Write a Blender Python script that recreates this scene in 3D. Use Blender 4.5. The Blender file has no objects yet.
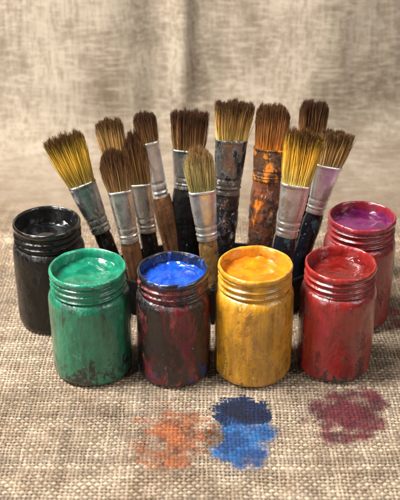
import bpy, math, random
import numpy as np
from mathutils import Vector, Matrix, noise

random.seed(7)
SC = bpy.context.scene
COL = SC.collection
R = math.radians

# ------------------------------------------------------------------ camera
F = 945.0                       # focal length in photo pixels (photo is 400 x 500)
PITCH = R(29.0)
CAM = Vector((0.0, -0.572, 0.412))
FWD = Vector((0, math.cos(PITCH), -math.sin(PITCH)))
UP = Vector((0, math.sin(PITCH), math.cos(PITCH)))
RIGHT = Vector((1, 0, 0))
cd = bpy.data.cameras.new('camera'); cam = bpy.data.objects.new('camera', cd); COL.objects.link(cam)
cam.location = CAM; cam.rotation_euler = (R(90) - PITCH, 0, 0)
cd.sensor_fit = 'VERTICAL'; cd.sensor_height = 24.0; cd.lens = 24.0 * F / 500.0
cd.clip_start = 0.02; cd.clip_end = 50
cd.dof.use_dof = True; cd.dof.focus_distance = 0.675; cd.dof.aperture_fstop = 6.6
SC.camera = cam

def ray(u, v): return FWD * F + RIGHT * (u - 200) + UP * (250 - v)
def at_z(u, v, z=0.0):
    d = ray(u, v); return CAM + d * ((z - CAM.z) / d.z)
def at_y(u, v, y0, k=0.0):      # point on the leaning plane y = y0 + k z
    d = ray(u, v); t = (y0 + k * CAM.z - CAM.y) / (d.y - k * d.z); return CAM + d * t
def depth(p): return (p - CAM).dot(FWD)

# ------------------------------------------------------------------ helpers
def tag(o, label=None, cat=None, group=None, kind=None):
    if label: o['label'] = label
    if cat: o['category'] = cat
    if group: o['group'] = group
    if kind: o['kind'] = kind
    return o
def empty(name, loc, label, cat, group=None):
    o = bpy.data.objects.new(name, None); COL.objects.link(o); o.location = loc
    o.empty_display_size = 0.02
    return tag(o, label, cat, group)
def mesh(name, verts, faces, mat, parent=None, smooth=True):
    me = bpy.data.meshes.new(name); me.from_pydata([tuple(v) for v in verts], [], faces); me.update()
    if smooth: me.polygons.foreach_set('use_smooth', [True] * len(me.polygons))
    me.materials.append(mat)
    o = bpy.data.objects.new(name, me); COL.objects.link(o)
    if parent: o.parent = parent
    return o
def np_mesh(name, V, Q, mat, colors=None, attr='tint'):
    me = bpy.data.meshes.new(name)
    me.vertices.add(len(V)); me.vertices.foreach_set('co', np.ascontiguousarray(V, dtype=np.float32).ravel())
    n = len(Q); k = Q.shape[1]
    me.loops.add(n * k); me.loops.foreach_set('vertex_index', np.ascontiguousarray(Q, dtype=np.int32).ravel())
    me.polygons.add(n); me.polygons.foreach_set('loop_start', np.arange(0, n * k, k, dtype=np.int32))
    me.polygons.foreach_set('loop_total', np.full(n, k, dtype=np.int32))
    me.polygons.foreach_set('use_smooth', np.ones(n, dtype=bool))
    me.update(calc_edges=True)
    if colors is not None:
        a = me.color_attributes.new(attr, 'FLOAT_COLOR', 'POINT')
        a.data.foreach_set('color', np.ascontiguousarray(colors, dtype=np.float32).ravel())
    me.materials.append(mat)
    o = bpy.data.objects.new(name, me); COL.objects.link(o); return o
def loft(rings, cap0=True, cap1=True):
    V = []; Fc = []; n = len(rings[0])
    for r in rings: V += r
    for i in range(len(rings) - 1):
        for j in range(n):
            a = i * n + j; b = i * n + (j + 1) % n
            Fc.append((a, b, b + n, a + n))
    if cap0: Fc.append(tuple(range(n - 1, -1, -1)))
    if cap1: Fc.append(tuple((len(rings) - 1) * n + j for j in range(n)))
    return V, Fc
_tab = {}
def vnoise(x, y, s, seed):
    if seed not in _tab: _tab[seed] = np.random.RandomState(seed).rand(256, 256)
    T = _tab[seed]; X = x * s + 1000.0; Y = y * s + 1000.0
    xi = np.floor(X).astype(int); yi = np.floor(Y).astype(int); fx = X - xi; fy = Y - yi
    fx = fx * fx * (3 - 2 * fx); fy = fy * fy * (3 - 2 * fy)
    g = lambda a, b: T[a % 256, b % 256]
    return (g(xi, yi) * (1 - fx) + g(xi + 1, yi) * fx) * (1 - fy) + (g(xi, yi + 1) * (1 - fx) + g(xi + 1, yi + 1) * fx) * fy
def fnoise(x, y, s, seed, o=4):
    r = 0; a = 0.5; t = 0
    for i in range(o):
        r = r + a * vnoise(x, y, s, seed + i); t += a; s *= 2.1; a *= 0.55
    return r / t
def sstep(x, a, b):
    t = np.clip((x - a) / (b - a), 0, 1); return t * t * (3 - 2 * t)

# ------------------------------------------------------------------ materials
class NT:
    def __init__(self, name):
        self.m = bpy.data.materials.new(name); self.m.use_nodes = True
        self.t = self.m.node_tree; self.b = self.t.nodes['Principled BSDF']
    def n(self, k, **kw):
        x = self.t.nodes.new(k)
        for a, v in kw.items(): setattr(x, a, v)
        return x
    def l(self, a, b): self.t.links.new(a, b)
    def math(self, op, a, b=None, clamp=False):
        x = self.n('ShaderNodeMath', operation=op); x.use_clamp = clamp
        for i, v in enumerate((a, b)):
            if v is None: continue
            if isinstance(v, (int, float)): x.inputs[i].default_value = v
            else: self.l(v, x.inputs[i])
        return x.outputs[0]
    def mapr(self, v, a, b, c=0.0, d=1.0, smooth=True):
        x = self.n('ShaderNodeMapRange'); x.clamp = True
        if smooth: x.interpolation_type = 'SMOOTHSTEP'
        x.inputs['From Min'].default_value = a; x.inputs['From Max'].default_value = b
        x.inputs['To Min'].default_value = c; x.inputs['To Max'].default_value = d
        self.l(v, x.inputs['Value']); return x.outputs[0]
    def mix(self, f, a, b, mode='MIX'):
        x = self.n('ShaderNodeMix', data_type='RGBA', blend_type=mode)
        for s, v in ((x.inputs[0], f), (x.inputs[6], a), (x.inputs[7], b)):
            if isinstance(v, (int, float)): s.default_value = v
            elif isinstance(v, tuple): s.default_value = (v[0], v[1], v[2], 1)
            else: self.l(v, s)
        return x.outputs[2]
    def grey(self, v):
        cc = self.n('ShaderNodeCombineColor')
        for i in range(3): self.l(v, cc.inputs[i])
        return cc.outputs[0]
    def coords(self, off=(0, 0, 0), sc=(1, 1, 1), src='Object'):
        tc = self.n('ShaderNodeTexCoord'); mp = self.n('ShaderNodeMapping')
        mp.inputs['Location'].default_value = off; mp.inputs['Scale'].default_value = sc
        self.l(tc.outputs[src], mp.inputs['Vector']); return mp.outputs[0]
    def noise(self, vec, s, det=5, rough=0.6, dist=0.0):
        x = self.n('ShaderNodeTexNoise'); x.inputs['Scale'].default_value = s
        x.inputs['Detail'].default_value = det; x.inputs['Roughness'].default_value = rough
        x.inputs['Distortion'].default_value = dist
        self.l(vec, x.inputs['Vector']); return x.outputs['Fac']
    def bump(self, h, dist, st=1.0):
        x = self.n('ShaderNodeBump'); x.inputs['Distance'].default_value = dist; x.inputs['Strength'].default_value = st
        self.l(h, x.inputs['Height']); return x.outputs[0]

_off = [0]
def layered(name, base, layers, rough=0.4, metallic=0.0, bump=0.0004, bumpscale=(1, 1, 0.35), bs=260,
            coat=0.0, rough_var=0.12, var=0.35, streak=0.0, spec=0.5):
    """paint-coated surface: base colour + noise-masked layers (colour, scale, stretch, threshold, softness, z range or None)"""
    q = NT(name); _off[0] += 1; o = _off[0] * 1.73
    v0 = q.coords((o, o * 0.7, o * 1.3))
    tone = q.noise(q.coords((o, 0, o), (1, 1, 0.4)), 90, 6, 0.65, 0.4)
    col = q.mix(q.mapr(tone, 0.3, 0.7), tuple(c * (1 - var) for c in base), tuple(min(c * (1 + var), 1) for c in base))
    met = None
    geo = q.n('ShaderNodeTexCoord'); sep = q.n('ShaderNodeSeparateXYZ'); q.l(geo.outputs['Object'], sep.inputs[0])
    hsum = None
    for i, L in enumerate(layers):
        c, s, st, thr, soft, zr = L
        nz = q.noise(q.coords((o + 3.1 * i, o - 2.2 * i, o + i), st), s, 8, 0.70, 0.25)
        if zr is not None:
            zm = q.mapr(sep.outputs[2], zr[0], zr[1], -0.25, 0.10, smooth=False)
            nz = q.math('ADD', nz, zm)
        mk = q.mapr(nz, thr, thr + soft)
        col = q.mix(mk, col, c)
        inv = q.math('SUBTRACT', 1.0, mk)
        met = inv if met is None else q.math('MULTIPLY', met, inv)
        hsum = mk if hsum is None else q.math('ADD', hsum, mk)
    if streak > 0:
        s1 = q.noise(q.coords((o, o, 1), (1, 1, 0.05)), 420, 4, 0.65, 0.1)
        k = q.mapr(s1, 0.32, 0.68, 1 - streak, 1 + streak)
        col = q.mix(1.0, col, q.grey(k), 'MULTIPLY')
    q.l(col, q.b.inputs['Base Color'])
    if metallic > 0:
        if met is None: q.b.inputs['Metallic'].default_value = metallic
        else: q.l(q.math('MULTIPLY', met, metallic), q.b.inputs['Metallic'])
    rn = q.noise(v0, 140, 5, 0.6)
    q.l(q.mapr(rn, 0.3, 0.7, max(rough - rough_var, 0.05), rough + rough_var), q.b.inputs['Roughness'])
    h = q.noise(q.coords((o, o, 0), bumpscale), bs, 6, 0.6, 0.3)
    if hsum is not None: h = q.math('ADD', h, q.math('MULTIPLY', hsum, 0.45))
    q.l(q.bump(h, bump), q.b.inputs['Normal'])
    q.b.inputs['Coat Weight'].default_value = coat; q.b.inputs['Coat Roughness'].default_value = 0.07
    q.l(q.bump(h, bump * 0.5), q.b.inputs['Coat Normal'])
    q.b.inputs['Specular IOR Level'].default_value = spec
    return q.m

def wet_paint(name, base, dark, light, rough=0.12):
    q = NT(name); _off[0] += 1; o = _off[0] * 2.3
    v = q.coords((o, o, 0))
    a = q.noise(v, 45, 4, 0.5, 2.5); b = q.noise(v, 110, 4, 0.55, 1.5)
    c = q.mix(q.mapr(a, 0.35, 0.68), dark, base); c = q.mix(q.mapr(b, 0.58, 0.78), c, light)
    q.l(c, q.b.inputs['Base Color'])
    q.l(q.mapr(b, 0.35, 0.7, rough, rough + 0.12), q.b.inputs['Roughness'])
    q.l(q.bump(q.noise(v, 130, 3, 0.45, 1.5), 0.0004), q.b.inputs['Normal'])
    q.b.inputs['Coat Weight'].default_value = 0.6; q.b.inputs['Coat Roughness'].default_value = 0.05
    return q.m

def burlap_mat(name='burlap', paint=None, maxcov=0.9, under=None):
    """tint: R thread brightness, G gap, B backdrop factor, A paint cover"""
    q = NT(name)
    at = q.n('ShaderNodeAttribute', attribute_name='tint'); sep = q.n('ShaderNodeSeparateColor'); q.l(at.outputs['Color'], sep.inputs[0])
    v = q.coords()
    big = q.noise(v, 9, 4, 0.6); fine = q.noise(v, 1500, 4, 0.75); mid = q.noise(v, 60, 4, 0.6)
    c = q.mix(q.mapr(big, 0.3, 0.7), (0.285, 0.205, 0.136), (0.42, 0.33, 0.238))
    c = q.mix(q.mapr(mid, 0.35, 0.7, 0.0, 0.5), c, (0.56, 0.46, 0.348))
    c = q.mix(q.mapr(fine, 0.35, 0.72, 0, 0.6), c, (0.13, 0.083, 0.049))
    c = q.mix(1.0, c, q.grey(sep.outputs[0]), 'MULTIPLY')
    c = q.mix(sep.outputs[1], c, (0.012, 0.008, 0.005))
    if paint:
        sh = q.grey(q.mapr(sep.outputs[0], 0.4, 1.4, 0.55, 1.3, smooth=False))
        if under: c = q.mix(1.0, under, sh, 'MULTIPLY')
        a = q.noise(v, 70, 5, 0.6, 0.5); b = q.noise(v, 300, 5, 0.65)
        p = q.mix(q.mapr(a, 0.42, 0.58), paint[0], paint[1]); p = q.mix(q.mapr(b, 0.5, 0.72), p, paint[2])
        p = q.mix(1.0, p, sh, 'MULTIPLY')
        c = q.mix(q.math('MULTIPLY', at.outputs['Alpha'], maxcov), c, p)
        q.l(q.mapr(at.outputs['Alpha'], 0.3, 1, 0.9, 0.42), q.b.inputs['Roughness'])
    else:
        # the hanging part: greyer, mottled, woven
        bg = q.noise(q.coords((2, 0, 5), (1, 1, 0.7)), 12, 6, 0.68, 0.6)
        d = q.mix(q.mapr(bg, 0.34, 0.64), (0.25, 0.195, 0.138), (0.50, 0.42, 0.325))
        st = q.noise(q.coords((0, 0, 0), (1, 1, 0.14)), 230, 4, 0.7); st2 = q.noise(q.coords((0, 0, 0), (0.14, 1, 1)), 260, 4, 0.7)
        d = q.mix(q.mapr(st, 0.40, 0.66, 0.0, 0.55), d, (0.18, 0.132, 0.09)); d = q.mix(q.mapr(st2, 0.42, 0.68, 0.0, 0.55), d, (0.60, 0.52, 0.415))
        c = q.mix(sep.outputs[2], c, d)
        q.b.inputs['Roughness'].default_value = 0.9
    q.l(c, q.b.inputs['Base Color'])
    q.b.inputs['Specular IOR Level'].default_value = 0.12 if not paint else 0.35
    q.l(q.bump(fine, 0.0009), q.b.inputs['Normal'])
    return q.m
def hair_mat(name, base, mid, tip, m1=0.45, m2=0.75):
    q = NT(name); at = q.n('ShaderNodeAttribute', attribute_name='hair')
    sep = q.n('ShaderNodeSeparateColor'); q.l(at.outputs['Color'], sep.inputs[0])
    t = q.math('ADD', sep.outputs[0], q.math('MULTIPLY', q.math('SUBTRACT', sep.outputs[1], 0.5), 0.42))
    c = q.mix(q.mapr(t, 0.05, m1), base, mid); c = q.mix(q.mapr(t, m1, m2), c, tip)
    k = q.mapr(sep.outputs[2], 0, 1, 0.45, 1.95, smooth=False)
    c = q.mix(1.0, c, q.grey(k), 'MULTIPLY')
    q.l(c, q.b.inputs['Base Color']); q.b.inputs['Roughness'].default_value = 0.32
    q.b.inputs['Specular IOR Level'].default_value = 0.6
    return q.m

# ------------------------------------------------------------------ burlap, woven thread by thread, sweeping up into the backdrop
PX, PY = 0.0027, 0.0029
DS = 0.00052; SPLIT = 0.285
xs = np.arange(-0.345, 0.345, DS)
ys1 = np.arange(-0.18, SPLIT, DS); ys2 = np.arange(ys1[-1], 0.82, 0.0024)
ysall = np.concatenate([ys1, ys2[1:]])
Xg, Sg = np.meshgrid(xs, ysall); Yg = Sg
wx = Xg + 0.0032 * (fnoise(Xg, Yg, 18, 3, 3) - 0.5) + 0.0011 * (vnoise(Xg, Yg, 170, 8) - 0.5)
wy = Yg + 0.0040 * (fnoise(Xg, Yg, 14, 5, 3) - 0.5) + 0.0012 * (vnoise(Xg, Yg, 170, 9) - 0.5)
u = wx / PX; v = wy / PY
iu = np.floor(u).astype(int); iv = np.floor(v).astype(int); fu = u - iu - 0.5; fv = v - iv - 0.5
rs = np.random.RandomState(11); tw = rs.rand(1024); tf = rs.rand(1024); bw = rs.rand(1024); bf = rs.rand(1024)
widw = 0.31 + 0.14 * tw[iu % 1024] + 0.14 * (vnoise(Xg, Yg, 110, 21) - 0.5)
widf = 0.33 + 0.14 * tf[iv % 1024] + 0.14 * (vnoise(Xg, Yg, 110, 22) - 0.5)
pw = np.sqrt(np.clip(1 - (fu / widw) ** 2, 0, 1)); pf = np.sqrt(np.clip(1 - (fv / widf) ** 2, 0, 1))
par = np.where((iu + iv) % 2 == 0, 1.0, -1.0)
cw = par * np.cos(np.pi * fv); cf = -par * np.cos(np.pi * fu)
hw = np.where(pw > 0, 0.0006 + 0.00042 * cw + 0.00078 * (pw - 1), -0.001)
hf = np.where(pf > 0, 0.0006 + 0.00042 * cf + 0.00078 * (pf - 1), -0.001)
hgt = np.maximum(np.maximum(hw, hf), -0.0010)
gap = np.clip((0.00026 - hgt) / 0.0005, 0, 1)
warp_top = hw > hf
bri = np.where(warp_top, 0.62 + 0.46 * bw[iu % 1024], 0.78 + 0.66 * bf[iv % 1024]) * (0.56 + 0.88 * fnoise(Xg, Yg, 60, 41, 4))
# fibres running along each thread
fib = np.where(warp_top, vnoise(Xg, Yg * 0.12, 1700, 44), vnoise(Xg * 0.12, Yg, 1700, 45))
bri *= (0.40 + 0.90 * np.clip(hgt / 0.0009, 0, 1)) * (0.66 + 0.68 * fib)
wv = 1 - sstep(Sg, 0.20, 0.285)
Hh = (hgt + 0.00022 * (fib - 0.5)) * wv + 0.0006 * (1 - wv) + 0.0014 * (fnoise(Xg, Yg, 7, 31, 2) - 0.5) + 0.00025 * wv * (vnoise(Xg, Yg, 520, 33) - 0.5)
gap = gap * (1 - 0.75 * (1 - wv)); bri = bri * wv + (1 - wv) * 0.84
back = sstep(Sg + 0.05 * (fnoise(Xg, Sg, 20, 77, 3) - 0.5), 0.22, 0.42)
S0, Rc = 0.275, 0.085
AM = R(83)
ang = np.clip((Sg - S0) / Rc, 0, AM); rest = np.clip(Sg - S0 - Rc * AM, 0, None)
py_ = np.where(Sg < S0, Sg, S0 + Rc * np.sin(ang)) + rest * math.cos(AM)
pz_ = Rc * (1 - np.cos(ang)) + rest * math.sin(AM)
lift = sstep(pz_, 0.0, 0.10)
fold = 0.008 * np.sin(Xg * 26 + 1.0 + 2 * (vnoise(Xg, Sg, 5, 61) - .5)) + 0.028 * (fnoise(Xg, Sg * 0.35, 10, 62, 3) - 0.5)
crease = -0.010 * np.exp(-((Xg + 0.020 - 0.02 * (Sg - .3)) / 0.011) ** 2) + 0.009 * np.exp(-((Xg + 0.045) / 0.02) ** 2)
Yw = py_ - Hh * np.sin(ang) + lift * (fold + crease)
Zw = pz_ + Hh * np.cos(ang) + 0.0022 * sstep(Sg, 0.2, 0.3) * (fnoise(Xg, Sg, 22, 64, 3) - .5)
V = np.stack([Xg, Yw, Zw], -1).reshape(-1, 3)
ny, nx = Xg.shape
tint = np.stack([bri, gap, back, np.zeros_like(bri)], -1).reshape(-1, 4)
idx = np.arange(nx * ny).reshape(ny, nx)
def quads(i): return np.stack([i[:-1, :-1], i[:-1, 1:], i[1:, 1:], i[1:, :-1]], -1).reshape(-1, 4)
Q = quads(idx)
nf = len(ys1); BM = burlap_mat()
g = np_mesh('burlap_cloth', V[:nf * nx], quads(idx[:nf]), BM, tint[:nf * nx])
tag(g, 'coarse tan burlap cloth spread flat under the jars', 'burlap cloth', kind='structure')
s0 = (nf - 1) * nx
bd = np_mesh('backdrop_cloth', V[s0:], quads(idx[nf - 1:] - s0), BM, tint[s0:])
tag(bd, 'beige cloth backdrop hanging in soft folds behind the brushes', 'backdrop cloth', kind='structure')
# stray jute fibres lifting off the threads
PAINTED = [(174, 436, 40, 30), (240, 436, 36, 38), (348, 416, 44, 32)]
PC = [(at_z(a, b), c * 0.00070, d * 0.00070 / math.sin(R(37))) for a, b, c, d in PAINTED]
def fuzz():
    rg = random.Random(5); VV = []; QQ = []; CC = []
    for i in range(5200):
        x = rg.uniform(-0.30, 0.30); y = rg.uniform(-0.17, 0.22); a = rg.choice((0, math.pi / 2)) + rg.gauss(0, 0.5)
        L = rg.uniform(0.002, 0.0085); cv = rg.gauss(0, 90); r = rg.uniform(0.00004, 0.00009); hz = rg.uniform(0.0001, 0.0012); b = rg.uniform(0.75, 1.35)
        if any(((x - c.x) / sx) ** 2 + ((y - c.y) / sy) ** 2 < 1 for c, sx, sy in PC): continue
        base = len(VV); px, py = x, y
        for k in range(6):
            t = k / 5; z = 0.0009 + hz * math.sin(math.pi * t)
            nxv, nyv = -math.sin(a), math.cos(a)
            for (s, dz) in ((1, 0), (-1, 0), (0, 1.4)): VV.append((px + nxv * r * s, py + nyv * r * s, z + r * dz)); CC.append((b, 0, 0, 0))
            px += math.cos(a) * L / 5; py += math.sin(a) * L / 5; a += cv * L / 5
        for k in range(5):
            for j in range(3):
                p = base + k * 3 + j; p2 = base + k * 3 + (j + 1) % 3; QQ.append((p, p2, p2 + 3, p + 3))
    o = np_mesh('fibre_fuzz', np.array(VV), np.array(QQ), BM, np.array(CC)); o.parent = g; o['kind'] = 'stuff'
fuzz()

# paint smears: the threads that took the paint, a hair above the cloth
def smear(name, blobs, mat, label, seed, lo=-0.25, hi=0.75, dz=0.00016, nz=2.1, cut=0.015):
    m = np.zeros_like(Xg) - 1.0
    for (bu, bv, ru, rv, w) in blobs:
        c = at_z(bu, bv); sx = ru * 0.00070; sy = rv * 0.00070 / math.sin(R(37))
        d = ((Xg - c.x) / sx) ** 2 + ((Yg - c.y) / sy) ** 2
        m = np.maximum(m, w - d * w)
    val = m + nz * (fnoise(Xg, Yg, 62, seed, 5) - 0.5) + 1.3 * (fnoise(Xg * 0.5, Yg, 260, seed + 9, 3) - 0.5) + 0.9 * (np.clip(hgt / 0.001, 0, 1) - 0.5)
    val = np.where(m > -1.0, val, -9)
    cov = sstep(val, lo, hi)
    sel = cov > cut
    if cut > 0.1: cov = sstep(cov, cut, 1.0) * 0.9 + 0.1
    fs = (sel[:-1, :-1] | sel[:-1, 1:] | sel[1:, 1:] | sel[1:, :-1]).reshape(-1)
    q = Q[fs]; used, inv = np.unique(q, return_inverse=True)
    VV = V[used].copy(); VV[:, 2] += dz
    T = tint[used].copy(); T[:, 3] = cov.reshape(-1)[used]; T[:, 1] *= 1 - 0.3 * T[:, 3]
    o = np_mesh(name, VV, inv.reshape(-1, 4), mat, T)
    return tag(o, label, 'paint smear', 'dried paint smears on the burlap')
smear('paint_smear', [(174, 436, 34, 28, 1.0), (188, 422, 16, 12, 0.8), (153, 446, 15, 11, 0.7), (176, 454, 12, 6, .6)],
      burlap_mat('orange_smear', [(0.34, 0.085, 0.020), (0.13, 0.045, 0.022), (0.46, 0.17, 0.05)], 0.9),
      'rusty orange paint smear on the burlap, leftmost of the three big smears', 51)
smear('paint_smear', [(241, 438, 29, 26, 1.2), (238, 420, 22, 15, 1.4), (256, 430, 13, 15, .8), (246, 456, 16, 7, 0.8)],
      burlap_mat('blue_smear', [(0.006, 0.060, 0.21), (0.011, 0.12, 0.34), (0.004, 0.020, 0.08)], 0.96),
      'bright blue paint smear on the burlap in front of the yellow jar', 52)
smear('paint_smear', [(238, 411, 27, 12, 1.3), (226, 417, 14, 9, 0.9), (254, 414, 12, 9, .8)],
      burlap_mat('navy_smear', [(0.006, 0.008, 0.026), (0.008, 0.014, 0.05), (0.015, 0.018, 0.03)], 1.0, under=(0.008, 0.030, 0.09)),
      'near black navy paint blot along the upper edge of the blue smear', 53, dz=0.0003, nz=2.2, lo=-0.1, hi=.8, cut=0.25)
smear('paint_smear', [(346, 416, 37, 22, 1.05), (372, 402, 13, 13, .9), (320, 412, 14, 14, .8), (338, 438, 18, 10, 0.7), (378, 424, 10, 8, .7)],
      burlap_mat('crimson_smear', [(0.105, 0.008, 0.017), (0.05, 0.005, 0.012), (0.20, 0.020, 0.036)], 0.96),
      'dark crimson paint smear on the burlap in front of the red jar', 54)
smear('paint_smear', [(392, 312, 8, 7, 1.1), (397, 324, 6, 5, .9), (389, 328, 5, 3, .8)],
      burlap_mat('red_fleck', [(0.24, 0.03, 0.03), (0.14, 0.015, 0.02), (0.32, 0.06, 0.05)], 0.75),
      'faint reddish paint flecks on the burlap just right of the crimson jar', 56)

# ------------------------------------------------------------------ jars
def interp_profile(prof, step):
    out = [prof[0]]
    for a, b in zip(prof[:-1], prof[1:]):
        n = max(1, int(math.hypot(b[0] - a[0], b[1] - a[1]) / step))
        for i in range(1, n + 1): out.append((a[0] + (b[0] - a[0]) * i / n, a[1] + (b[1] - a[1]) * i / n))
    return out
def smooth_profile(p, it=2):
    for _ in range(it):
        p = [p[0]] + [((a[0] + 2 * b[0] + c[0]) / 4, (a[1] + 2 * b[1] + c[1]) / 4) for a, b, c in zip(p[:-2], p[1:-1], p[2:])] + [p[-1]]
    return p
def lathe(prof, seg, amp, seed, freq=70, zst=0.35, helix=None, cap0=False, cap1=False, zamp=0.0):
    rings = []
    for (r, z) in prof:
        ring = []
        for j in range(seg):
            a = 2 * math.pi * j / seg
            n = noise.fractal(Vector((math.cos(a) * r * freq + seed, math.sin(a) * r * freq, z * freq * zst + seed)), 0.8, 2.0, 3)
            rr = r + amp * n
            if helix: rr += helix(a, z)
            z2 = z + zamp * noise.noise(Vector((math.cos(a) * 2.2 + seed * 3, math.sin(a) * 2.2, seed)))
            ring.append((rr * math.cos(a), rr * math.sin(a), z2))
        rings.append(ring)
    return loft(rings, cap0, cap1)
JZ = 0.0011
def jar(px, r, H, seed, body_m, neck_m, rim_m, paint_m, label, level=0.885, group='paint jars'):
    p = at_z(px[0], px[1], JZ)
    t = empty('paint_jar', (p.x, p.y, JZ), label, 'paint jar', group)
    t.rotation_euler = (0, 0, seed * 1.7)
    bp = smooth_profile(interp_profile([(0.83 * r, 0), (0.93 * r, 0.003 * H), (0.980 * r, 0.018 * H), (0.997 * r, 0.042 * H), (r, 0.08 * H), (r, 0.4 * H), (0.999 * r, 0.725 * H),
          (0.990 * r, 0.760 * H), (0.960 * r, 0.782 * H), (0.905 * r, 0.790 * H), (0.880 * r, 0.794 * H)], 0.0016), 2)
    vv, ff = lathe(bp, 112, 0.00038, seed, cap0=True); mesh('jar_body', vv, ff, body_m, t)
    z0, z1 = 0.791 * H, 0.935 * H
    def hx(a, z):
        q = ((z - z0) / (z1 - z0)) * 2.6 - a / (2 * math.pi) * 1.0
        env = min(1, (z - z0) / 0.0015, (z1 - z) / 0.0010)
        return 0.0017 * max(0, env) * max(0, math.cos(2 * math.pi * q)) ** 1.2
    npf = interp_profile([(0.870 * r, z0), (0.870 * r, z1)], 0.0004)
    vv, ff = lathe(npf, 112, 0.00028, seed + 5, 130, helix=hx); mesh('threaded_neck', vv, ff, neck_m, t)
    lp = [(0.864 * r, 0.930 * H), (0.905 * r, 0.936 * H), (0.934 * r, 0.950 * H), (0.939 * r, 0.975 * H), (0.924 * r, 0.993 * H), (0.897 * r, H),
          (0.865 * r, 0.994 * H), (0.842 * r, 0.975 * H), (0.835 * r, 0.90 * H), (0.832 * r, 0.78 * H)]
    lp = smooth_profile(interp_profile(lp, 0.0009), 2)
    vv, ff = lathe(lp, 128, 0.00040, seed + 9, 150, 1.0, zamp=0.0005); mesh('rim', vv, ff, rim_m, t)
    # paint surface, stirred and creeping up the wall
    R0 = 0.839 * r; nr, na = 44, 112; V = [(0, 0, level * H)]; Fc = []
    for i in range(1, nr + 1):
        for j in range(na):
            a = 2 * math.pi * j / na; rho = i / nr; x = math.cos(a) * rho; y = math.sin(a) * rho
            sw = a + 1.6 * (1 - rho)
            sx, sy = rho * math.cos(sw), rho * math.sin(sw)
            h = 0.0010 * noise.fractal(Vector((sx * 1.3 + seed, sy * 1.3, seed)), 0.9, 2.0, 3)
            h += 0.0022 * max(0, rho - 0.84) / 0.16 * (0.7 + 1.0 * noise.noise(Vector((x * 3 + seed, y * 3, 4))))
            V.append((x * R0, y * R0, level * H + h))
    for j in range(na): Fc.append((0, 1 + j, 1 + (j + 1) % na))
    for i in range(nr - 1):
        for j in range(na):
            a = 1 + i * na + j; b = 1 + i * na + (j + 1) % na; Fc.append((a, a + na, b + na, b))
    mesh('paint', V, Fc, paint_m, t)
    return t
ST = (1, 1, 0.55)
def jarset(nm, base, layers, rimc, riml, pc, pd, pl, rough=0.24, prough=0.11, coat=0.85, spec=0.5):
    return (layered(nm + '_jar_body', base, layers, rough, coat=coat, bump=0.0009, bumpscale=(1, 1, 0.5), streak=0.12, spec=spec), layered(nm + '_jar_neck', base, layers[:2], rough - 0.05, coat=coat, bump=0.0007, bumpscale=(1, 1, 1), spec=spec),
            layered(nm + '_jar_rim', rimc, riml, 0.17, coat=0.9, bump=0.0006, bumpscale=(1, 1, 1), rough_var=.08), wet_paint(nm + '_paint', pc, pd, pl, prough))
green = jarset('green', (0.007, 0.150, 0.077), [((0.003, 0.050, 0.033), 60, ST, 0.55, 0.09, None), ((0.025, 0.30, 0.175), 85, ST, 0.59, 0.06, None),
        ((0.005, 0.016, 0.016), 85, (1, 1, 0.6), 0.60, 0.06, (0.062, 0.014)), ((0.26, 0.50, 0.38), 190, (1, 1, 0.45), 0.66, 0.03, None)],
        (0.013, 0.22, 0.125), [((0.005, 0.06, 0.036), 130, (1, 1, 1), 0.59, 0.08, None), ((0.35, 0.58, 0.46), 210, (1, 1, 1), 0.65, 0.05, None)],
        (0.007, 0.19, 0.105), (0.005, 0.11, 0.062), (0.020, 0.26, 0.155))
blue = jarset('blue', (0.009, 0.006, 0.007), [((0.135, 0.009, 0.012), 55, (1, 1, 0.4), 0.47, 0.12, None), ((0.28, 0.03, 0.028), 95, (1, 1, 0.45), 0.57, 0.06, None),
        ((0.006, 0.005, 0.006), 75, (1, 1, 0.5), 0.54, 0.07, (0.02, 0.07)), ((0.014, 0.04, 0.16), 85, (1, 1, 0.5), 0.62, 0.06, (0.07, 0.01)), ((0.42, 0.32, 0.29), 220, (1, 1, 0.5), 0.66, 0.03, None)],
        (0.010, 0.013, 0.024), [((0.01, 0.08, 0.42), 90, (1, 1, 1), 0.57, 0.06, None), ((0.40, 0.30, 0.30), 200, (1, 1, 1), 0.65, 0.05, None)],
        (0.006, 0.080, 0.50), (0.004, 0.04, 0.33), (0.025, 0.16, 0.62), rough=0.22, coat=.6)
yellow = jarset('yellow', (0.53, 0.245, 0.015), [((0.36, 0.145, 0.010), 60, ST, 0.55, 0.10, None), ((0.66, 0.38, 0.045), 85, ST, 0.59, 0.06, None),
        ((0.20, 0.075, 0.010), 85, (1, 1, 0.6), 0.625, 0.06, (0.075, 0.006)), ((0.82, 0.66, 0.36), 190, (1, 1, 0.45), 0.66, 0.03, None)],
        (0.58, 0.265, 0.016), [((0.28, 0.11, 0.01), 130, (1, 1, 1), 0.60, 0.08, None), ((0.85, 0.68, 0.40), 210, (1, 1, 1), 0.65, 0.05, None)],
        (0.78, 0.215, 0.006), (0.58, 0.13, 0.004), (0.86, 0.31, 0.015))
red = jarset('red', (0.245, 0.014, 0.012), [((0.12, 0.008, 0.008), 60, ST, 0.55, 0.09, None), ((0.35, 0.034, 0.027), 85, ST, 0.59, 0.06, None),
        ((0.05, 0.007, 0.007), 85, (1, 1, 0.6), 0.61, 0.06, (0.07, 0.008)), ((0.52, 0.22, 0.18), 200, (1, 1, 0.45), 0.66, 0.03, None)],
        (0.27, 0.016, 0.014), [((0.10, 0.007, 0.007), 130, (1, 1, 1), 0.60, 0.08, None), ((0.6, 0.3, 0.26), 210, (1, 1, 1), 0.65, 0.05, None)],
        (0.19, 0.010, 0.008), (0.115, 0.006, 0.005), (0.25, 0.025, 0.018))
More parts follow.
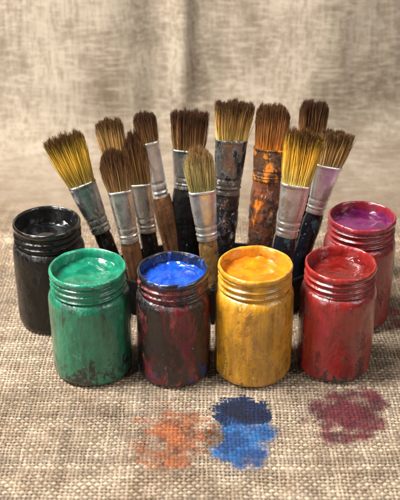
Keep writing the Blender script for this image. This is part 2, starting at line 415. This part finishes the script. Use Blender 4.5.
mag = jarset('crimson', (0.20, 0.010, 0.014), [((0.10, 0.006, 0.009), 60, ST, 0.54, 0.10, None), ((0.30, 0.028, 0.034), 80, ST, 0.59, 0.06, None), ((0.55, 0.25, 0.25), 210, (1, 1, .5), 0.66, 0.04, None)],
        (0.24, 0.015, 0.028), [((0.14, 0.008, 0.06), 130, (1, 1, 1), 0.58, 0.06, None), ((0.7, 0.45, 0.48), 180, (1, 1, 1), 0.63, 0.05, None)],
        (0.15, 0.009, 0.088), (0.08, 0.006, 0.05), (0.26, 0.045, 0.17))
black = jarset('black', (0.005, 0.0046, 0.0046), [((0.0025, 0.0025, 0.0025), 60, ST, 0.50, 0.10, None), ((0.012, 0.011, 0.0105), 85, ST, 0.60, 0.06, None), ((0.18, 0.16, 0.13), 230, (1, 1, 0.6), 0.69, 0.03, None)],
        (0.006, 0.0055, 0.0055), [((0.03, 0.028, 0.026), 120, (1, 1, 1), 0.60, 0.06, None)], (0.004, 0.004, 0.005), (0.002, 0.002, 0.003), (0.010, 0.010, 0.011), rough=0.22, coat=0.3, spec=0.25)
jar((94, 365), 0.0288, 0.0845, 1.3, *green, 'green paint jar with dark stains, leftmost of the four front jars')
jar((174.5, 368), 0.0264, 0.0855, 2.9, *blue, 'dark jar streaked with maroon and holding bright blue paint')
jar((252, 367), 0.0278, 0.0885, 4.1, *yellow, 'ochre yellow jar of orange paint between the blue and red paint jars')
jar((332.5, 363), 0.0268, 0.0865, 5.7, *red, 'brick red paint jar at the right end of the front row')
jar((55, 317), 0.0274, 0.0870, 7.2, *black, 'glossy black paint jar standing behind the green jar', level=0.83)
jar((353, 315), 0.0274, 0.0900, 8.8, *mag, 'crimson jar of purple paint standing behind the red jar', level=0.905)

# ------------------------------------------------------------------ brushes
def ell(w, t, z, n=36, e=2.0):
    out = []
    for j in range(n):
        a = 2 * math.pi * j / n; c, s = math.cos(a), math.sin(a)
        out.append((w / 2 * math.copysign(abs(c) ** (2 / e), c), t / 2 * math.copysign(abs(s) ** (2 / e), s), z))
    return out
def crust(rings, amp, seed, f=160, zs=0.5):
    out = []
    for r in rings:
        q = []
        for (x, y, z) in r:
            n = noise.fractal(Vector((x * f + seed, y * f, z * f * zs)), 0.7, 2.0, 4)
            L = math.hypot(x, y) + 1e-6; k = 1 + amp * n / L
            q.append((x * k, y * k, z))
        out.append(q)
    return out
def bristles(parent, z0, w0, t0, w1, t1, L, n, rnd, mat, seed, stray=0.05):
    rg = random.Random(seed); NP = 6
    clumps = [(rg.uniform(-1, 1), rg.uniform(-1, 1), rg.uniform(-.07, .055)) for _ in range(46)]
    V = []; Q = []; C = []
    for i in range(n):
        while True:
            a, b = rg.uniform(-1, 1), rg.uniform(-1, 1)
            if abs(a) ** 3.5 + abs(b) ** 3.5 <= 1: break
        ca, cb, cl = min(clumps, key=lambda c: (c[0] - a) ** 2 * 3 + (c[1] - b) ** 2)
        pull = rg.uniform(0.1, 0.5)
        ea = a + (ca - a) * pull + rg.gauss(0, 0.03); eb = b + (cb - b) * pull + rg.gauss(0, 0.08)
        if rg.random() < stray: ea += rg.gauss(0, 0.14); eb += rg.gauss(0, 0.3)
        end = L * (1 - rnd * abs(ea) ** 2.4 + cl + rg.gauss(0, 0.024)) * (1 - 0.2 * (rg.random() ** 4))
        bow = rg.gauss(0, 0.0006); bow2 = rg.gauss(0, 0.0006); br = rg.random() ** 1.3; rad = rg.uniform(0.00013, 0.00023); sh = min(1, max(0, rg.gauss(0.5, 0.25)))
        base = len(V)
        for k in range(NP):
            t = k / (NP - 1); f = t ** 1.15
            x = a * w0 / 2 * 0.96 * (1 - f) + ea * w1 / 2 * f + bow * math.sin(math.pi * t)
            y = b * t0 / 2 * 0.92 * (1 - f) + eb * t1 / 2 * f + bow2 * math.sin(math.pi * t)
            z = z0 - 0.003 + (end + 0.003) * t
            rr = rad * (1 - 0.7 * t ** 3)
            for j in range(3):
                q = 2 * math.pi * j / 3 + i; V.append((x + rr * math.cos(q), y + rr * math.sin(q), z)); C.append((t * end / L, sh, br, 1))
        for k in range(NP - 1):
            for j in range(3):
                p = base + k * 3 + j; p2 = base + k * 3 + (j + 1) % 3; Q.append((p, p2, p2 + 3, p + 3))
    o = np_mesh('bristles', np.array(V), np.array(Q), mat, np.array(C), 'hair'); o.parent = parent
    return o
def brush(tip, fb, fh, y, k, w1, w0, wh, hw, rnd, mats, label, seed, roll=0.0, hflat=0.62, zend=0.0065, cr=0.0003):
    T, B, H_ = at_y(*tip, y, k), at_y(*fb, y, k), at_y(*fh, y, k)
    ax = (T - H_).normalized()
    base = H_ - ax * ((H_.z - zend) / ax.z)
    s = depth(B) / F
    Lh = (H_ - base).length; Lf = (B - H_).dot(ax); Lb = (T - B).dot(ax)
    w1, w0, wh, hw = (q * s for q in (w1, w0, wh, hw))
    e = empty('paintbrush', base, label, 'paintbrush', 'paintbrushes standing behind the jars')
    xx = Vector((1, 0, 0)); xx = (xx - ax * xx.dot(ax)).normalized(); yv = ax.cross(xx)
    M = Matrix((xx, yv, ax)).transposed() @ Matrix.Rotation(roll, 3, 'Z')
    e.rotation_mode = 'QUATERNION'; e.rotation_quaternion = M.to_quaternion()
    t0 = max(0.0080, w0 * 0.40); th = wh * hflat
    hair, fer, han = mats
    prof = [(0, .55), (0.012, .74), (0.05, .86), (0.2, .90), (0.45, .94), (0.68, 1.03), (0.85, 1.05), (0.95, 0.98), (1.0, 0.94)]
    hp = smooth_profile(interp_profile([(z * Lh, f) for z, f in prof], 0.0016), 3)
    rings = crust([ell(hw * f, hw * f * hflat, z, 56) for z, f in hp], cr, seed)
    vv, ff = loft(rings); mesh('handle', vv, ff, han, e)
    rings = []
    N = 54
    for i in range(N + 1):
        t = i / N; z = Lh - 0.003 + t * (Lf + 0.003)
        m = t * t * (3 - 2 * t)
        w = wh * (1 - m) + w0 * m; tt = th * (1 - m) + t0 * m; ee = 2.0 + 0.7 * m
        g = 0
        for c in (0.10, 0.17, 0.30): g += math.exp(-((t - c) / 0.018) ** 2)
        for c in (0.135, 0.97): g -= 0.8 * math.exp(-((t - c) / 0.02) ** 2)
        rings.append(ell(w - 0.0011 * g + .0008, tt - 0.0011 * g + .0008, z, 48, ee))
    rings = crust(rings, 0.00018, seed + 4, 110)
    rings.append(ell(w0 * 0.93, t0 * 0.88, Lh + Lf, 48, 2.7)); rings.append(ell(w0 * 0.93, t0 * 0.88, Lh + Lf - 0.004, 48, 2.7))
    vv, ff = loft(rings); mesh('ferrule', vv, ff, fer, e)
    bristles(e, Lh + Lf, w0, t0, w1, t0 * (1.15 + 0.25 * (w1 / w0)), Lb, int(1500 + 54000 * w1), rnd, hair, seed)
    return e

brownH = hair_mat('brown_bristle', (0.54, 0.34, 0.13), (0.36, 0.175, 0.062), (0.095, 0.042, 0.019), 0.42, 0.95)
darkH = hair_mat('dark_bristle', (0.48, 0.28, 0.11), (0.25, 0.118, 0.047), (0.070, 0.032, 0.017), 0.40, 0.92)
goldH = hair_mat('golden_bristle', (0.58, 0.40, 0.09), (0.95, 0.60, 0.065), (0.085, 0.036, 0.015), 0.56, 0.96)
gold2H = hair_mat('amber_bristle', (0.72, 0.54, 0.13), (0.96, 0.57, 0.06), (0.095, 0.040, 0.015), 0.56, 0.96)
tanH = hair_mat('tan_bristle', (0.66, 0.49, 0.20), (0.64, 0.39, 0.135), (0.10, 0.047, 0.021), 0.48, 0.96)
oliveH = hair_mat('olive_bristle', (0.46, 0.41, 0.15), (0.60, 0.47, 0.18), (0.27, 0.14, 0.055), 0.58, 1.05)
bigH = hair_mat('straw_base_bristle', (0.78, 0.60, 0.18), (0.54, 0.31, 0.088), (0.075, 0.034, 0.017), 0.45, 0.95)
orgH = hair_mat('orange_base_bristle', (0.82, 0.32, 0.04), (0.46, 0.20, 0.060), (0.095, 0.040, 0.019), 0.40, 0.95)
SPL = (1, 1, 0.6)
silver = layered('silver_ferrule', (0.94, 0.935, 0.92), [((0.07, 0.06, 0.05), 150, (1, 1, 0.25), 0.67, 0.10, None), ((0.35, 0.30, 0.25), 220, SPL, 0.69, 0.05, None)], 0.30, 0.86, 0.0003, var=0.05, rough_var=.10)
silver2 = layered('worn_silver_ferrule', (0.88, 0.86, 0.83), [((0.05, 0.042, 0.037), 130, (1, 1, 0.35), 0.60, 0.12, None), ((0.40, 0.34, 0.28), 190, SPL, 0.65, 0.05, None)], 0.28, 0.90, 0.0004, var=0.10)
steel = layered('dark_steel_ferrule', (0.56, 0.55, 0.54), [((0.025, 0.025, 0.028), 100, (1, 1, 0.4), 0.54, 0.12, None), ((0.50, 0.47, 0.43), 200, SPL, 0.65, 0.05, None)], 0.24, 0.95, 0.0004)
bluedf = layered('spattered_ferrule', (0.38, 0.38, 0.37), [((0.016, 0.017, 0.020), 90, (1, 1, .4), 0.48, 0.10, None), ((0.05, 0.14, 0.26), 170, SPL, 0.62, 0.04, None), ((0.62, 0.22, 0.03), 210, SPL, 0.64, 0.03, None), ((0.65, 0.62, 0.55), 240, SPL, 0.62, 0.03, None)], 0.20, 0.95, 0.0006)
copper = layered('orange_spotted_ferrule', (0.19, 0.085, 0.038), [((0.08, 0.035, 0.018), 130, SPL, 0.50, 0.08, None), ((0.05, 0.022, 0.014), 150, SPL, 0.56, 0.06, None), ((0.90, 0.28, 0.018), 105, SPL, 0.525, 0.03, None), ((0.85, 0.48, 0.08), 220, SPL, 0.62, 0.04, None)], 0.24, 0.4, 0.0009, coat=.5)
wood = layered('worn_wood_handle', (0.19, 0.085, 0.036), [((0.06, 0.026, 0.012), 120, (1, 1, 0.06), 0.50, 0.15, None), ((0.38, 0.22, 0.10), 150, (1, 1, 0.08), 0.57, 0.10, None), ((0.03, 0.02, 0.02), 130, SPL, 0.60, 0.05, None), ((0.55, 0.42, 0.3), 240, SPL, 0.66, 0.04, None)], 0.32, bump=.0004, coat=.3)
blackh = layered('black_handle', (0.010, 0.009, 0.010), [((0.05, 0.045, 0.04), 110, SPL, 0.59, 0.08, None), ((0.45, 0.42, 0.38), 240, SPL, 0.65, 0.03, None)], 0.20, bump=.0005, coat=.6)
splat = layered('paint_spattered_handle', (0.013, 0.013, 0.016), [((0.08, 0.04, 0.022), 90, SPL, 0.54, 0.06, None), ((0.04, 0.15, 0.27), 190, SPL, 0.60, 0.04, None), ((0.75, 0.28, 0.04), 190, SPL, 0.60, 0.03, None), ((0.30, 0.02, 0.02), 200, SPL, 0.63, 0.03, None), ((0.70, 0.67, 0.6), 240, SPL, 0.61, 0.03, None)], 0.20, bump=.0009, coat=.7)
orangeh = layered('orange_spotted_handle', (0.18, 0.056, 0.024), [((0.06, 0.026, 0.016), 110, SPL, 0.50, 0.08, None), ((0.03, 0.016, 0.013), 130, SPL, 0.56, 0.05, None), ((0.80, 0.23, 0.016), 115, (1, 1, 0.6), 0.545, 0.03, None), ((0.70, 0.52, 0.30), 220, SPL, 0.62, 0.04, None)], 0.25, bump=.0011, coat=.5)
ochreh = layered('ochre_handle', (0.28, 0.16, 0.055), [((0.10, 0.05, 0.02), 100, (1, 1, .3), 0.52, 0.1, None), ((0.02, 0.017, 0.015), 150, SPL, 0.57, 0.05, None), ((0.6, 0.5, .35), 230, SPL, .65, .04, None)], 0.26, bump=.0006, coat=.4)
navyh = layered('navy_handle', (0.009, 0.012, 0.021), [((0.02, 0.08, 0.10), 120, SPL, 0.57, 0.06, None), ((0.50, 0.50, 0.47), 220, SPL, 0.62, 0.03, None)], 0.20, bump=.0006, coat=.6)

brush((62, 136), (83, 183), (100, 228), 0.085, 0.0, 42, 27, 20, 17, 0.10, (goldH, steel, blackh), 'leftmost brush, golden yellow bristles with dark tips, leaning far left', 1, 0.15)
brush((108, 120), (115, 157), (124, 200), 0.112, 0.05, 27, 23, 17, 15, 0.10, (tanH, steel, blackh), 'half hidden tan brown flat brush just right of the leftmost brush', 2, -0.2)
brush((112, 151), (119, 190), (129, 238), 0.070, 0.0, 31, 23, 19, 19, 0.32, (brownH, silver2, wood), 'brown tufted brush with wooden handle, rising between black and green jars', 3, 0.1)
brush((131, 133), (138, 183), (147, 228), 0.086, 0.0, 26, 22, 18, 17, 0.45, (brownH, silver2, blackh), 'round tipped brown brush with dark handle above the green jar', 4, -0.1)
brush((143, 113), (151, 141), (161, 196), 0.112, 0.05, 23, 18, 15, 20, 0.2, (darkH, silver, wood), 'slim dark tipped brush with long silver ferrule and plain wooden handle', 5, 0.3)
brush((190, 112), (190, 149), (188, 184), 0.115, 0.05, 38, 32, 28, 30, 0.05, (darkH, steel, blackh), 'wide dark brown flat brush standing upright behind the olive bristled brush', 6, -0.05, cr=0.0005)
brush((198, 150), (202, 190), (207, 236), 0.066, 0.0, 29, 26, 20, 19, 0.22, (oliveH, silver, ochreh), 'short olive bristled brush with bright silver ferrule behind the blue jar', 7, 0.12)
brush((235, 102), (232, 139), (227, 190), 0.095, 0.03, 40, 31, 26, 27, 0.05, (bigH, bluedf, splat), 'large square brush with dark spattered ferrule, dark tips and straw bristle base', 8, 0.05, cr=0.0007)
brush((274, 105), (271, 148), (267, 176), 0.095, 0.03, 34, 31, 28, 29, 0.15, (orgH, copper, orangeh), 'thick brush smeared with orange paint, brown bristles orange at the base', 9, -0.1, cr=0.0008)
brush((315, 102), (313, 138), (306, 182), 0.115, 0.05, 29, 25, 19, 18, 0.12, (darkH, steel, blackh), 'dark brown brush half hidden behind the amber bristled brush', 10, 0.2)
brush((306, 131), (299, 184), (287, 232), 0.074, 0.0, 38, 28, 22, 22, 0.10, (gold2H, silver2, navyh), 'amber yellow flat brush with dark tips leaning right behind the yellow jar', 11, -0.12, cr=0.0005)
brush((339, 132), (329, 165), (316, 209), 0.098, 0.03, 34, 26, 19, 19, 0.06, (tanH, silver, navyh), 'rightmost brush, tan bristles and silver ferrule, leaning right', 12, 0.1, cr=0.0005)

# low oval tin the handles stand in
def tin():
    cx, cy, a, b, h = 0.009, 0.088, 0.081, 0.039, 0.031
    t = empty('brush_tin', (cx, cy, 0.0016), 'low black oval tin holding the brush handles behind the front jars', 'brush tin')
    prof = [(0.0, 0.0), (-.0, 0.001), (0.0, h - 0.002), (-.0005, h), (-.0015, h), (-.002, h - 0.001), (-.002, 0.004)]
    rings = []
    for d, z in prof:
        rings.append([((a + d) * math.cos(2 * math.pi * j / 96), (b + d) * math.sin(2 * math.pi * j / 96), z) for j in range(96)])
    vv, ff = loft(rings); mesh('tin_wall', vv, ff, layered('black_tin', (0.004, 0.0036, 0.0035), [((0.012, 0.010, 0.009), 120, (1, 1, 1), 0.6, 0.08, None)], 0.65, spec=0.15), t)
tin()

# ------------------------------------------------------------------ light
w = bpy.data.worlds.new('World'); SC.world = w; w.use_nodes = True
w.node_tree.nodes['Background'].inputs[0].default_value = (1.0, 0.97, 0.93, 1); w.node_tree.nodes['Background'].inputs[1].default_value = 0.10
def area(name, loc, target, size, power, col):
    l = bpy.data.lights.new(name, 'AREA'); l.shape = 'RECTANGLE'; l.size, l.size_y = size; l.energy = power; l.color = col
    o = bpy.data.objects.new(name, l); COL.objects.link(o); o.location = loc
    o.rotation_euler = (Vector(target) - Vector(loc)).to_track_quat('-Z', 'Y').to_euler(); return o
area('window_light', (-0.52, -0.04, 1.00), (0, 0.10, 0.03), (0.30, 0.30), 34, (1.0, 0.97, 0.925))
area('strip_light', (-0.62, -0.60, 0.42), (0, 0.05, 0.06), (0.05, 0.6), 3.8, (1.0, 0.98, 0.95))
area('fill_light', (0.75, -0.45, 0.75), (0, 0.05, 0.05), (0.12, 0.7), 4.2, (1.0, 0.98, 0.95))
SC.view_settings.view_transform = 'Standard'; SC.view_settings.look = 'None'; SC.view_settings.exposure = 0
